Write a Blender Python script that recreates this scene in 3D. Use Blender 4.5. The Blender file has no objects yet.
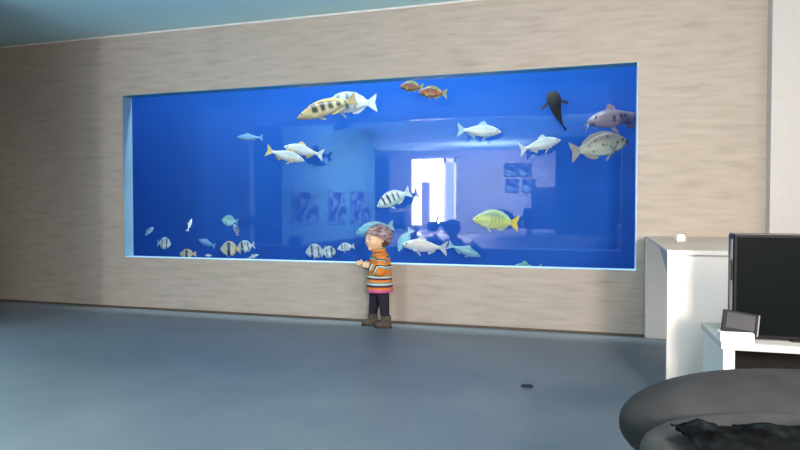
import bpy, bmesh, math, random
from mathutils import Vector, Matrix
random.seed(4)
S = bpy.context.scene
COL = S.collection
PI = math.pi

# ------------------------------------------------------------------ camera
F = 620.0
TH = math.radians(17.04)          # the room's back wall is turned this far from the view
PITCH = math.radians(1.39)
CAMZ = 0.95
cam = bpy.data.cameras.new('camera'); cam.sensor_width = 36; cam.lens = 36 * F / 800; cam.clip_start = .02
camo = bpy.data.objects.new('camera', cam); COL.objects.link(camo)
camo.location = (0, 0, CAMZ); camo.rotation_euler = (PI / 2 - PITCH, 0, TH)
S.camera = camo
CM = camo.rotation_euler.to_matrix()
CO = Vector((0, 0, CAMZ))

def ray(px, py): return CM @ Vector(((px - 400) / F, -(py - 225) / F, -1))
def atY(px, py, Y):               # world point of the reference frame on the plane y = Y
    d = ray(px, py); return CO + d * (Y / d.y)

S.view_settings.view_transform = 'Standard'
S.view_settings.look = 'None'
try:
    S.cycles.use_denoising = True
    S.cycles.max_bounces = 8
    S.cycles.transparent_max_bounces = 12
    S.cycles.caustics_reflective = False
    S.cycles.sample_clamp_indirect = 4
except Exception:
    pass

# ------------------------------------------------------------------ materials
def nt(name):
    m = bpy.data.materials.new(name); m.use_nodes = True
    n = m.node_tree; b = n.nodes['Principled BSDF']
    return m, n, b
def lk(n, a, b): n.links.new(a, b)
def plain(name, col, rough=.6, metal=0, spec=.3, noise=.06, scale=20, bump=0):
    m, n, b = nt(name)
    tc = n.nodes.new('ShaderNodeTexCoord'); no = n.nodes.new('ShaderNodeTexNoise')
    no.inputs['Scale'].default_value = scale; lk(n, tc.outputs['Object'], no.inputs['Vector'])
    r = n.nodes.new('ShaderNodeValToRGB')
    r.color_ramp.elements[0].color = tuple(max(0, c * (1 - noise)) for c in col) + (1,)
    r.color_ramp.elements[1].color = tuple(min(1, c * (1 + noise)) for c in col) + (1,)
    r.color_ramp.elements[0].position = .3; r.color_ramp.elements[1].position = .7
    lk(n, no.outputs['Fac'], r.inputs['Fac']); lk(n, r.outputs['Color'], b.inputs['Base Color'])
    b.inputs['Roughness'].default_value = rough; b.inputs['Metallic'].default_value = metal
    b.inputs['Specular IOR Level'].default_value = spec
    if bump:
        bp = n.nodes.new('ShaderNodeBump'); bp.inputs['Strength'].default_value = bump
        bp.inputs['Distance'].default_value = .01
        lk(n, no.outputs['Fac'], bp.inputs['Height']); lk(n, bp.outputs['Normal'], b.inputs['Normal'])
    return m
def ramp_noise(name, stops, scale=(1, 1, 1), nscale=3, detail=5, rough=.7, spec=.2, bump=0):
    m, n, b = nt(name)
    tc = n.nodes.new('ShaderNodeTexCoord'); mp = n.nodes.new('ShaderNodeMapping')
    mp.inputs['Scale'].default_value = scale
    no = n.nodes.new('ShaderNodeTexNoise'); no.inputs['Scale'].default_value = nscale
    no.inputs['Detail'].default_value = detail
    lk(n, tc.outputs['Object'], mp.inputs['Vector']); lk(n, mp.outputs['Vector'], no.inputs['Vector'])
    r = n.nodes.new('ShaderNodeValToRGB'); e = r.color_ramp.elements
    e[0].position, e[0].color = stops[0][0], stops[0][1] + (1,)
    e[1].position, e[1].color = stops[-1][0], stops[-1][1] + (1,)
    for p, c in stops[1:-1]:
        x = e.new(p); x.color = c + (1,)
    lk(n, no.outputs['Fac'], r.inputs['Fac']); lk(n, r.outputs['Color'], b.inputs['Base Color'])
    b.inputs['Roughness'].default_value = rough; b.inputs['Specular IOR Level'].default_value = spec
    if bump:
        bp = n.nodes.new('ShaderNodeBump'); bp.inputs['Strength'].default_value = bump
        bp.inputs['Distance'].default_value = .01
        lk(n, no.outputs['Fac'], bp.inputs['Height']); lk(n, bp.outputs['Normal'], b.inputs['Normal'])
    return m

M = {}
M['wall'] = ramp_noise('travertine_wallpaper', [(.25, (.40, .335, .285)), (.45, (.47, .40, .34)), (.6, (.50, .425, .365)), (.8, (.56, .48, .415))], (1.6, 1, 11), 2.2, 7, .75, .12)
M['floor'] = ramp_noise('blue_grey_floor', [(.3, (.13, .162, .19)), (.5, (.155, .188, .212)), (.75, (.20, .232, .24))], (1, 1, 1), 1.3, 6, .42, .3)
M['ceiling'] = plain('teal_white_ceiling', (.62, .90, .90), .8, noise=.03, scale=.6)
M['white'] = plain('white_paint', (.86, .80, .76), .55, noise=.02, scale=4)
M['counter'] = plain('beige_counter', (.62, .52, .44), .5, noise=.04, scale=5)
M['pale_panel'] = plain('pale_panel', (.86, .76, .70), .6, noise=.02, scale=5)
M['lilac'] = plain('shade_lilac_grey', (.36, .33, .36), .6, noise=.02)
M['baseboard'] = plain('brown_baseboard', (.12, .085, .06), .6)
M['cove'] = plain('pale_cove', (.80, .76, .75), .5)
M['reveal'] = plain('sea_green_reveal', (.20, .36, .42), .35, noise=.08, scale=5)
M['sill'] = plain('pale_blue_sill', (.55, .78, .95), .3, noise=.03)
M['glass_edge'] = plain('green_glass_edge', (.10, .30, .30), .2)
M['black'] = plain('black_plastic', (.010, .010, .012), .5, spec=.15)
M['screen'] = plain('tv_screen', (.0035, .005, .006), .45, spec=.03, noise=.02)
M['bezel'] = plain('grey_bezel', (.035, .038, .04), .5, spec=.2)
M['silver'] = plain('silver_plastic', (.22, .21, .20), .35, spec=.4)
M['dark_inside'] = plain('dark_niche', (.012, .009, .007), .7)
M['grey_strip'] = plain('grey_strip', (.12, .115, .11), .5)
M['tablet_screen'] = plain('tablet_screen', (.06, .06, .065), .5, spec=.1)
M['sofa'] = plain('charcoal_fabric', (.034, .033, .035), .9, noise=.25, scale=9, bump=.15)
M['sofa_light'] = plain('mid_grey_fabric', (.065, .062, .062), .9, noise=.2, scale=12, bump=.15)
M['piping'] = plain('dark_piping', (.02, .02, .022), .8)
M['throw'] = ramp_noise('black_throw', [(.35, (.006, .006, .007)), (.6, (.016, .018, .02)), (.75, (.03, .05, .055))], (1, 1, 1), 25, 3, .95, .05, .5)
M['tan'] = plain('tan', (.35, .3, .25), .6)
# room behind the viewer
M['lavender'] = plain('lavender_wall', (.62, .60, .72), .8, noise=.02, scale=2)
M['side_panel'] = plain('pale_blue_wall', (.26, .60, .70), .8, noise=.03, scale=2)
M['dark_wall'] = plain('dark_wall', (.04, .045, .06), .8)
M['patch_white'] = plain('patch_white', (.85, .82, .85), .5)
M['doorframe'] = plain('white_door_frame', (.85, .85, .88), .4)
M['toy'] = plain('navy_toy_plastic', (.02, .05, .10), .4)
M['toy_black'] = plain('toy_tyre', (.015, .02, .03), .7)
M['picture'] = ramp_noise('blotchy_picture', [(.42, (.05, .05, .20)), (.50, (.14, .16, .36)), (.56, (.32, .52, .66))], (1, 1, 1), 7, 3, .8)
M['frame_dark'] = plain('dark_frame', (.05, .06, .10), .6)
M['ground'] = plain('pale_paving', (.75, .78, .75), .8)

# tank
M['tank_side'] = plain('deep_blue_tank_side', (.010, .05, .30), .9, spec=0)
M['tank_bed'] = plain('blue_tank_bed', (.02, .10, .36), .9, spec=0)
def polished():
    m, n, b = nt('polished_blue_panel')
    tc = n.nodes.new('ShaderNodeTexCoord'); no = n.nodes.new('ShaderNodeTexNoise'); no.inputs['Scale'].default_value = .8
    lk(n, tc.outputs['Object'], no.inputs['Vector'])
    r = n.nodes.new('ShaderNodeValToRGB'); r.color_ramp.elements[0].position = .3; r.color_ramp.elements[1].position = .7
    r.color_ramp.elements[0].color = (.012, .072, .32, 1); r.color_ramp.elements[1].color = (.016, .090, .36, 1)
    lk(n, no.outputs['Fac'], r.inputs['Fac'])
    d = n.nodes.new('ShaderNodeBsdfDiffuse'); lk(n, r.outputs['Color'], d.inputs['Color'])
    g = n.nodes.new('ShaderNodeBsdfGlossy'); g.inputs['Roughness'].default_value = .004
    x = n.nodes.new('ShaderNodeMixShader'); x.inputs[0].default_value = .10
    n.nodes.remove(b); lk(n, d.outputs[0], x.inputs[1]); lk(n, g.outputs[0], x.inputs[2]); lk(n, x.outputs[0], n.nodes['Material Output'].inputs['Surface'])
    return m
M['polished'] = polished()
def leafglass():
    m, n, b = nt('door_glass'); n.nodes.remove(b)
    t = n.nodes.new('ShaderNodeBsdfTransparent'); t.inputs['Color'].default_value = (.36, .40, .46, 1)
    g = n.nodes.new('ShaderNodeBsdfDiffuse'); g.inputs['Color'].default_value = (.5, .55, .7, 1)
    x = n.nodes.new('ShaderNodeMixShader'); x.inputs[0].default_value = .12
    lk(n, t.outputs[0], x.inputs[1]); lk(n, g.outputs[0], x.inputs[2]); lk(n, x.outputs[0], n.nodes['Material Output'].inputs['Surface'])
    return m
def backlit():
    m, n, b = nt('pale_door_leaf'); n.nodes.remove(b)
    t = n.nodes.new('ShaderNodeBsdfTranslucent'); t.inputs['Color'].default_value = (.85, .85, .9, 1)
    g = n.nodes.new('ShaderNodeBsdfDiffuse'); g.inputs['Color'].default_value = (.8, .8, .85, 1)
    x = n.nodes.new('ShaderNodeMixShader'); x.inputs[0].default_value = .5
    lk(n, t.outputs[0], x.inputs[1]); lk(n, g.outputs[0], x.inputs[2]); lk(n, x.outputs[0], n.nodes['Material Output'].inputs['Surface'])
    return m
M['leaf'] = backlit()
M['door_glass'] = leafglass()

# ------------------------------------------------------------------ mesh helpers
def link(name, bm, mat=None, parent=None, smooth=False, loc=None):
    me = bpy.data.meshes.new(name); bm.normal_update(); bm.to_mesh(me); bm.free()
    for mm in (mat if isinstance(mat, (list, tuple)) else [mat]):
        if mm: me.materials.append(mm)
    if smooth:
        for p in me.polygons: p.use_smooth = True
    o = bpy.data.objects.new(name, me); COL.objects.link(o)
    if parent: o.parent = parent
    if loc is not None: o.location = loc
    return o
def tag(o, label, cat, group=None):
    o['label'] = label; o['category'] = cat
    if group: o['group'] = group
    return o
def empty(name, loc, rz=0):
    o = bpy.data.objects.new(name, None); COL.objects.link(o); o.location = loc; o.rotation_euler = (0, 0, rz)
    o.empty_display_size = .1
    return o
def struct(name, bm, mat, parent=None):
    o = link(name, bm, mat, parent)
    if not parent: o['kind'] = 'structure'
    return o
def box(bm, x0, x1, y0, y1, z0, z1, bev=0, seg=2, M4=None):
    r = bmesh.ops.create_cube(bm, size=1)
    vs = r['verts']
    for v in vs:
        v.co = Vector(((x0 + x1) / 2 + v.co.x * (x1 - x0), (y0 + y1) / 2 + v.co.y * (y1 - y0), (z0 + z1) / 2 + v.co.z * (z1 - z0)))
    if bev:
        es = list({e for v in vs for e in v.link_edges})
        rr = bmesh.ops.bevel(bm, geom=es, offset=bev, segments=seg, affect='EDGES', profile=.5)
        vs = list({v for f in rr['faces'] for v in f.verts} | {v for v in vs if v.is_valid})
    if M4 is not None:
        for v in vs: v.co = M4 @ v.co
    return bm
def bx(*a, **k): return box(bmesh.new(), *a, **k)
def prism(pts, z0, z1, bm=None):          # polygon in xy, extruded in z
    bm = bm or bmesh.new()
    lo = [bm.verts.new((x, y, z0)) for x, y in pts]; hi = [bm.verts.new((x, y, z1)) for x, y in pts]
    n = len(pts)
    bm.faces.new(lo[::-1]); bm.faces.new(hi)
    for i in range(n): bm.faces.new((lo[i], lo[(i + 1) % n], hi[(i + 1) % n], hi[i]))
    bmesh.ops.recalc_face_normals(bm, faces=bm.faces)
    return bm
def ell(bm, c, r, u=16, v=10, p=1.0, M4=None):
    rr = bmesh.ops.create_uvsphere(bm, u_segments=u, v_segments=v, radius=1)
    for w in rr['verts']:
        q = w.co.copy()
        if p != 1.0:
            q = Vector([math.copysign(abs(t) ** p, t) for t in q])
        q = Vector((q.x * r[0], q.y * r[1], q.z * r[2]))
        if M4 is not None: q = M4 @ q
        w.co = q + Vector(c)
    return bm
def tube(bm, pts, rad, seg=12, caps=True, uv=None, v0=0, v1=1, up=Vector((0, 1, 0))):
    """loft along pts; rad = r or (ra, rb) per point (ra along 'up')"""
    pts = [Vector(p) for p in pts]; rings = []
    L = [0]
    for i in range(1, len(pts)): L.append(L[-1] + (pts[i] - pts[i - 1]).length)
    for i, p in enumerate(pts):
        t = (pts[min(i + 1, len(pts) - 1)] - pts[max(i - 1, 0)]).normalized()
        a = (up - t * up.dot(t))
        if a.length < 1e-3: a = Vector((1, 0, 0)) - t * t.x
        a.normalize(); b = t.cross(a)
        ra, rb = rad[i] if isinstance(rad[i], (tuple, list)) else (rad[i], rad[i])
        rings.append([bm.verts.new(p + a * (ra * math.cos(2 * PI * k / seg)) + b * (rb * math.sin(2 * PI * k / seg))) for k in range(seg)])
    fs = []
    for i in range(len(rings) - 1):
        for k in range(seg):
            f = bm.faces.new((rings[i][k], rings[i][(k + 1) % seg], rings[i + 1][(k + 1) % seg], rings[i + 1][k]))
            if uv:
                for lp in f.loops:
                    j = i if lp.vert in rings[i] else i + 1
                    lp[uv].uv = (k / seg, v0 + (v1 - v0) * L[j] / L[-1])
            fs.append(f)
    if caps:
        for rg, vv in ((rings[0][::-1], v0), (rings[-1], v1)):
            f = bm.faces.new(rg)
            if uv:
                for lp in f.loops: lp[uv].uv = (.5, vv)
    return rings
def smooth_path(pts, n=4):
    """Catmull-Rom through pts, works on tuples of any length"""
    out = []
    for i in range(len(pts) - 1):
        p0 = pts[max(i - 1, 0)]; p1 = pts[i]; p2 = pts[i + 1]; p3 = pts[min(i + 2, len(pts) - 1)]
        for k in range(n):
            t = k / n
            out.append(tuple(.5 * ((2 * b) + (-a + c) * t + (2 * a - 5 * b + 4 * c - d) * t * t + (-a + 3 * b - 3 * c + d) * t ** 3) for a, b, c, d in zip(p0, p1, p2, p3)))
    out.append(tuple(pts[-1])); return out
def sm_tube(bm, spec, n=4, **k):          # spec rows: x y z ra [rb]
    rows = smooth_path([r if len(r) == 5 else r + (r[3],) for r in spec], n)
    return tube(bm, [r[:3] for r in rows], [(r[3], r[4]) for r in rows], **k)
def fuse(name, bm, mat, voxel, parent=None, smooth_it=3):
    """one continuous surface from overlapping pieces"""
    o = link(name, bm, mat, None)
    md = o.modifiers.new('r', 'REMESH'); md.mode = 'VOXEL'; md.voxel_size = voxel; md.use_smooth_shade = True
    s = o.modifiers.new('s', 'SMOOTH'); s.iterations = smooth_it; s.factor = .5
    dg = bpy.context.evaluated_depsgraph_get()
    me = bpy.data.meshes.new_from_object(o.evaluated_get(dg))
    o.modifiers.clear(); old = o.data; o.data = me; bpy.data.meshes.remove(old)
    if not me.materials: me.materials.append(mat)
    for p in me.polygons: p.use_smooth = True
    me.name = name
    if parent: o.parent = parent
    return o

# ------------------------------------------------------------------ the setting
WY = 4.97                                  # face of the aquarium wall
CEIL = 2.636
XL, XR = -8.0, 2.7
YB = -5.0
AX0, AX1 = -4.325, .335                    # opening in the wall
AZ0, AZ1 = .492, 2.054
GY = WY + .12                              # line of the front edge of the tank
TD = 1.1
GM = GY + TD                               # back panel made mirror-like, standing in for reflections off a front glass

bm = bmesh.new()
box(bm, XL, AX0, WY, GY, 0, CEIL); box(bm, AX1, XR, WY, GY, 0, CEIL)
box(bm, AX0, AX1, WY, GY, 0, AZ0); box(bm, AX0, AX1, WY, GY, AZ1, CEIL)
struct('wall_front', bm, M['wall'])
struct('floor', bx(XL, XR, YB, WY + .2, -.1, 0), M['floor'])
struct('ceiling', bx(XL, XR, YB, WY + .2, CEIL, CEIL + .1), M['ceiling'])
struct('wall_left', bx(XL - .1, XL, YB, WY + .2, 0, CEIL), M['dark_wall'])
# right wall with its window opening
WY0, WY1, WZ0, WZ1 = -.9, 1.9, .7, 2.4
bm = bmesh.new()
box(bm, XR, XR + .15, YB, WY0, 0, CEIL); box(bm, XR, XR + .15, WY1, WY + .2, 0, CEIL)
box(bm, XR, XR + .15, WY0, WY1, 0, WZ0); box(bm, XR, XR + .15, WY0, WY1, WZ1, CEIL)
struct('wall_right', bm, M['white'])
bm = bmesh.new()
for y0, y1, z0, z1 in ((WY0, WY1, WZ0, WZ0 + .06), (WY0, WY1, WZ1 - .06, WZ1), (WY0, WY0 + .06, WZ0, WZ1), (WY1 - .06, WY1, WZ0, WZ1), (.47, .53, WZ0, WZ1)):
    box(bm, XR + .04, XR + .10, y0, y1, z0, z1)
struct('window_1', bm, M['doorframe'])
# pier at the right of the aquarium wall
pX = atY(770, 200, WY - .12).x
struct('trim_2', bx(pX, pX + .5, WY - .12, WY, 0, CEIL), plain('white_pier', (.60, .56, .55), .6, noise=.02))
struct('baseboard_front', bx(XL, .39, WY - .010, WY, 0, .015), M['baseboard'])
struct('trim_1', bx(XL, XR, WY - .012, WY, CEIL - .014, CEIL), M['cove'])

# room behind the viewer (seen only mirrored in the tank's mirror-like back panel)
PLZ = .38
struct('floor_raised', bx(XL, XR, YB, -1.0, 0, PLZ), plain('raised_floor', (.60, .62, .74), .2, noise=.05, spec=.5))
DX0, DX1, DZ0, DZ1 = -5.02, -3.60, .50, 2.47
bm = bmesh.new()
box(bm, XL, DX0, YB - .15, YB, 0, CEIL); box(bm, DX1, XR, YB - .15, YB, 0, CEIL)
box(bm, DX0, DX1, YB - .15, YB, 0, DZ0); box(bm, DX0, DX1, YB - .15, YB, DZ1, CEIL)
struct('wall_back', bm, M['lavender'])
bm = bmesh.new()
box(bm, -4.66, -4.56, -.6, 3.75, .38, CEIL)
box(bm, XL, -4.66, -.6, -.5, 0, CEIL)  # unseen return wall, added to keep door light off the left end
struct('wall_side', bm, M['side_panel'])
bm = bx(-4.67, -4.55, -.6, 3.75, 0, .38); box(bm, -4.665, -4.555, 3.74, 3.76, .38, CEIL)  # second box: dark cap added so the lit wall end mirrors dark
struct('baseboard_side', bm, M['dark_wall'])
struct('wall_partition', bx(-.78, XR, -2.65, -2.5, 0, CEIL), M['dark_wall'])
dr = empty('door_1', (0, 0, 0)); dr['kind'] = 'structure'
bm = bmesh.new()
box(bm, DX0, DX0 + .05, YB - .05, YB + .03, DZ0, DZ1); box(bm, DX1 - .05, DX1, YB - .05, YB + .03, DZ0, DZ1)
box(bm, DX0, DX1, YB - .05, YB + .03, DZ1 - .05, DZ1)
link('door_frame', bm, M['doorframe'], dr)
lx0, lx1 = -4.02, DX1 - .05
bm = bmesh.new()
for a in ((lx0, lx0 + .07, DZ0, DZ1 - .05), (lx1 - .07, lx1, DZ0, DZ1 - .05), (lx0, lx1, DZ0, DZ0 + .12), (lx0, lx1, DZ1 - .16, DZ1 - .05)):
    bm.faces.new([bm.verts.new(v) for v in ((a[0], YB, a[2]), (a[1], YB, a[2]), (a[1], YB, a[3]), (a[0], YB, a[3]))])
leaf = link('door_leaf', bm, M['leaf'], dr)
link('pane', bx(lx0 + .07, lx1 - .07, YB - .015, YB - .005, DZ0 + .12, DZ1 - .16), M['door_glass'], leaf)
o = struct('terrace', bx(-7, -1.5, YB - 3.0, YB - .15, .3, .48), M['ground'])

st = link('patch_block', bx(-3.87, -2.43, -1.0, -.65, 0, .3, bev=.01), M['patch_white'])  # white block added to stand for the light patch on the floor
tag(st, 'white step block added for floor glare, mirrored below the bright doorway', 'patch')

def picture(x, y, z, w, h, axis, label, group):
    t = empty('wall_picture', (x, y, z))
    if axis == 'x':
        fb = bx(0, .02, -w / 2, w / 2, -h / 2, h / 2); pb = bx(.02, .024, -w / 2 + .03, w / 2 - .03, -h / 2 + .03, h / 2 - .03)
    else:
        fb = bx(-w / 2, w / 2, 0, .02, -h / 2, h / 2); pb = bx(-w / 2 + .03, w / 2 - .03, .02, .024, -h / 2 + .03, h / 2 - .03)
    link('frame', fb, M['side_panel'] if axis == 'x' else M['frame_dark'], t); link('picture', pb, M['picture'], t)
    tag(t, label, 'picture', group)
for px0, px1, w in ((292, 318, 'nearest'), (328, 346, 'middle'), (350, 370, 'farthest')):
    c = []
    for px in (px0, px1):
        d = ray(px, 210); k = -4.56 / d.x; c.append(2 * GM - d.y * k)
    d = ray((px0 + px1) / 2, 207); k = -4.56 / d.x
    yy = (c[0] + c[1]) / 2
    sc = d.y * k / F
    picture(-4.56, yy, CAMZ + 3 * sc * 1.04, abs(c[0] - c[1]), 36 * sc, 'x', 'dark blotchy wall picture mirrored in the back panel, %s of the three on the pale wall' % {'nearest': 'leftmost', 'middle': 'middle', 'farthest': 'rightmost'}[w], 'three pictures on the pale side wall')
def mirY(px, py, y):              # real point at depth y whose mirror image lies at that place
    d = ray(px, py); k = (2 * GM - y) / d.y; p = CO + d * k; return Vector((p.x, y, p.z))
for px, py, wd in ((511, 170, 'upper left'), (525, 170, 'upper right'), (512, 186, 'lower left'), (529, 186, 'lower right')):
    p = mirY(px, py, YB + .0)
    picture(p.x, YB, p.z, .36, .38, 'y', 'small framed picture mirrored in the back panel, %s of the four on the far wall' % wd, 'four small pictures on the far wall')

# ride-on toy in front of the doorway
p = mirY(440.5, 231, -4.1)
t = empty('ride_on_toy', (p.x, -4.1, PLZ))
tag(t, 'dark four-wheeled ride-on toy mirrored in front of the bright doorway', 'toy')
def wheel(x, y, r, w):
    b = bmesh.new(); bmesh.ops.create_cone(b, cap_ends=True, segments=24, radius1=r, radius2=r, depth=w, matrix=Matrix.Translation((x, y, r)) @ Matrix.Rotation(PI / 2, 4, 'X'))
    bmesh.ops.bevel(b, geom=[e for e in b.edges if len(e.link_faces) == 2 and any(len(f.verts) > 4 for f in e.link_faces)], offset=.015, segments=2, affect='EDGES')
    return b
for sx in (-.21, .22):
    for sy in (-.16, .16): link('wheel', wheel(sx, sy, .12, .09), M['toy_black'], t, True)
bm = bmesh.new()
box(bm, -.24, .26, -.1, .1, .12, .2, .02); box(bm, -.02, .24, -.11, .11, .18, .26, .03)
box(bm, -.3, -.1, -.14, .14, .2, .25, .02); box(bm, .14, .32, -.14, .14, .2, .25, .02)
link('body', bm, M['toy'], t)
bm = bmesh.new(); tube(bm, [(-.12, 0, .2), (-.1, 0, .3), (-.06, 0, .37)], [.025, .02, .02]); tube(bm, [(-.06, -.14, .37), (-.06, .14, .37)], [.016, .016])
link('handlebar', bm, M['toy'], t)
# dark armchair by the far wall
p = mirY(545, 238, -3.3)
t = empty('armchair', (p.x, -3.3, PLZ)); tag(t, 'dark armchair mirrored below the small pictures at the right', 'armchair')
link('seat', bx(-.36, .36, -.35, .35, .1, .45, bev=.05), M['dark_wall'], t, True)
link('backrest', bx(-.38, .38, -.5, -.3, .1, 1.15, bev=.06), M['dark_wall'], t, True)
for s in (-1, 1): link('armrest', bx(s * .42 - .08, s * .42 + .08, -.4, .38, .1, .62, bev=.05), M['dark_wall'], t, True)
for sx in (-.38, .38):
    for sy in (-.4, .3): link('leg', bx(sx - .03, sx + .03, sy - .03, sy + .03, 0, .11), M['black'], t)

# sideboard and curtain left of the doorway
p0 = mirY(379, 240, -3.6); p1 = mirY(405, 240, -3.6); zt = mirY(390, 212, -3.6).z
t = empty('sideboard', ((p0.x + p1.x) / 2, -3.6, PLZ)); tag(t, 'dark low sideboard mirrored left of the bright doorway', 'sideboard')
hw = (p1.x - p0.x) / 2
link('carcass', bx(-hw, hw, -.4, 0, .06, zt - PLZ, bev=.01), M['dark_wall'], t)
for s_ in (-1, 1):
    dd = link('door', bx(s_ * hw / 2 - hw / 2 + .01, s_ * hw / 2 + hw / 2 - .01, 0, .02, .08, zt - PLZ - .03, bev=.004), M['frame_dark'], t)
    link('handle', bx(-s_ * .03 + s_ * .06 - .01, -s_ * .03 + s_ * .06 + .01, .02, .04, .35, .5), M['silver'], dd)
    link('foot', bx(s_ * (hw - .05) - .03, s_ * (hw - .05) + .03, -.35, -.05, 0, .06), M['black'], t)
p0 = mirY(377, 200, -4.8); p1 = mirY(389, 200, -4.8)
b = bmesh.new(); n_ = 60
lo = [b.verts.new((p0.x + (p1.x - p0.x) * i / n_, -4.8 + .05 * math.sin(i * .9), PLZ + .02)) for i in range(n_ + 1)]
hi = [b.verts.new((v.co.x, v.co.y, 2.5)) for v in lo]
for i in range(n_): b.faces.new((lo[i], lo[i + 1], hi[i + 1], hi[i]))
o = link('curtain', b, M['frame_dark'], None, True); tag(o, 'dark blue curtain mirrored at the left of the far wall', 'curtain')

# outside the doorway
po = mirY(426, 200, YB - 1.0)
o = link('garden_post', bx(po.x - .12, po.x + .12, YB - 1.1, YB - .9, .48, 1.80, bev=.02), plain('slate_post', (.40, .42, .62), .6))
tag(o, 'slate blue post standing outside the bright doorway', 'post')

# ------------------------------------------------------------------ the aquarium
aq = empty('aquarium', ((AX0 + AX1) / 2, GY, AZ0))
tag(aq, 'long blue aquarium window built into the stone-look wall', 'aquarium')
def aqp(name, bm, mat):
    o = link(name, bm, mat); o.parent = aq; o.matrix_parent_inverse = Matrix.Translation(-Vector(aq.location)); return o
TX0, TX1 = AX0 - 1.15, AX1 + .5
TZ0, TZ1 = .30, 3.8
Y0, Y1 = GY + .002, GY + TD
aqp('back_panel', bx(TX0, TX1, Y1, Y1 + .05, TZ0, TZ1), M['polished'])
aqp('side_panel', bx(TX0 - .05, TX0, Y0, Y1, TZ0, TZ1), M['tank_side'])
aqp('side_panel', bx(TX1, TX1 + .05, Y0, Y1, TZ0, TZ1), M['tank_side'])
aqp('tank_bed', bx(TX0, TX1, Y0, Y1, TZ0 - .05, TZ0), M['tank_bed'])
aqp('lid', bx(TX0, TX1, Y0, Y1, TZ1, TZ1 + .05), M['tank_side'])
# reveal lining of the opening, one piece per side
e = .004
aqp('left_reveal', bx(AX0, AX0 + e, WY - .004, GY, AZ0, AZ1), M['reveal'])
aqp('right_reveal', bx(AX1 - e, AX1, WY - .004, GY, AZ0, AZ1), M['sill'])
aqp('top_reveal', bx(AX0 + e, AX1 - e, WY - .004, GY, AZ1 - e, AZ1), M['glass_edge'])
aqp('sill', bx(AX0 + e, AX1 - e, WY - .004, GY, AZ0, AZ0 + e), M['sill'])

# ------------------------------------------------------------------ lights
def area(name, loc, target, sx, sy, power, col=(1, 1, 1), spread=None):
    l = bpy.data.lights.new(name, 'AREA'); l.shape = 'RECTANGLE'; l.size = sx; l.size_y = sy; l.energy = power; l.color = col
    if spread: l.spread = spread
    o = bpy.data.objects.new(name, l); COL.objects.link(o); o.location = loc
    d = Vector(target) - Vector(loc); o.rotation_euler = d.to_track_quat('-Z', 'Y').to_euler(); return o
for i, x in enumerate((-4.3, -2.9, -1.5, -.1)):
    area('tank_lamp', (x, Y0 + .24, 3.7), (x, Y0 + .50, .5), 1.1, .25, (40, 80, 92, 50)[i], (.78, .93, 1))
area('doorway_sky', (-4.3, YB - 1.7, 1.6), (-3.4, 5, 1.3), 3.0, 2.8, 1050, (1, .96, .92))
area('window_sky', (XR + .25, .5, 1.55), (.0, 4.6, .9), 2.6, 1.6, 28, (1, .86, .74), math.radians(95))
area('counter_fill', (.80, 1.2, 2.55), (.55, 3.3, .4), .4, .3, 38, (1, .92, .85))  # unseen fill, added to brighten the counter front
area('front_fill', (1.06, -1.0, 1.35), (-.3, 4.9, .5), .4, .4, 75, (1, .88, .78), math.radians(120))  # added low fill without a fixture, lifts the lower right wall
area('floor_fill', (-2.6, 1.3, 2.5), (-2.6, 1.0, 0), .5, .4, 30, (.96, 1, .93), math.radians(100))  # added fill for the floor at lower left
area('patch_fill', (-3.1, -.2, 2.5), (-3.1, -1.0, .1), .5, .2, 110, (1, 1, 1), math.radians(65))  # fill added to whiten the mirrored floor patch
area('wall_fill', (-2.6, -2.6, 2.5), (-2.6, -5, 1.2), 4.5, .3, 135, (.93, .94, 1), math.radians(110))  # added fill, brightens the mirrored far wall
area('side_fill', (-2.9, 1.2, 2.55), (-4.6, 1.2, 1.2), 3.0, .25, 80, (.9, .97, 1), math.radians(100))  # added fill, brightens the mirrored pale side wall
area('ceiling_fill', (-2.6, -3.4, 2.1), (-2.6, -3.4, 3), 1.6, .8, 70, (.95, .95, 1))  # unseen uplight added for the mirrored ceiling glow
w = bpy.data.worlds.new('world'); S.world = w; w.use_nodes = True
w.node_tree.nodes['Background'].inputs[0].default_value = (.85, .92, 1, 1); w.node_tree.nodes['Background'].inputs[1].default_value = 1.5

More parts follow.
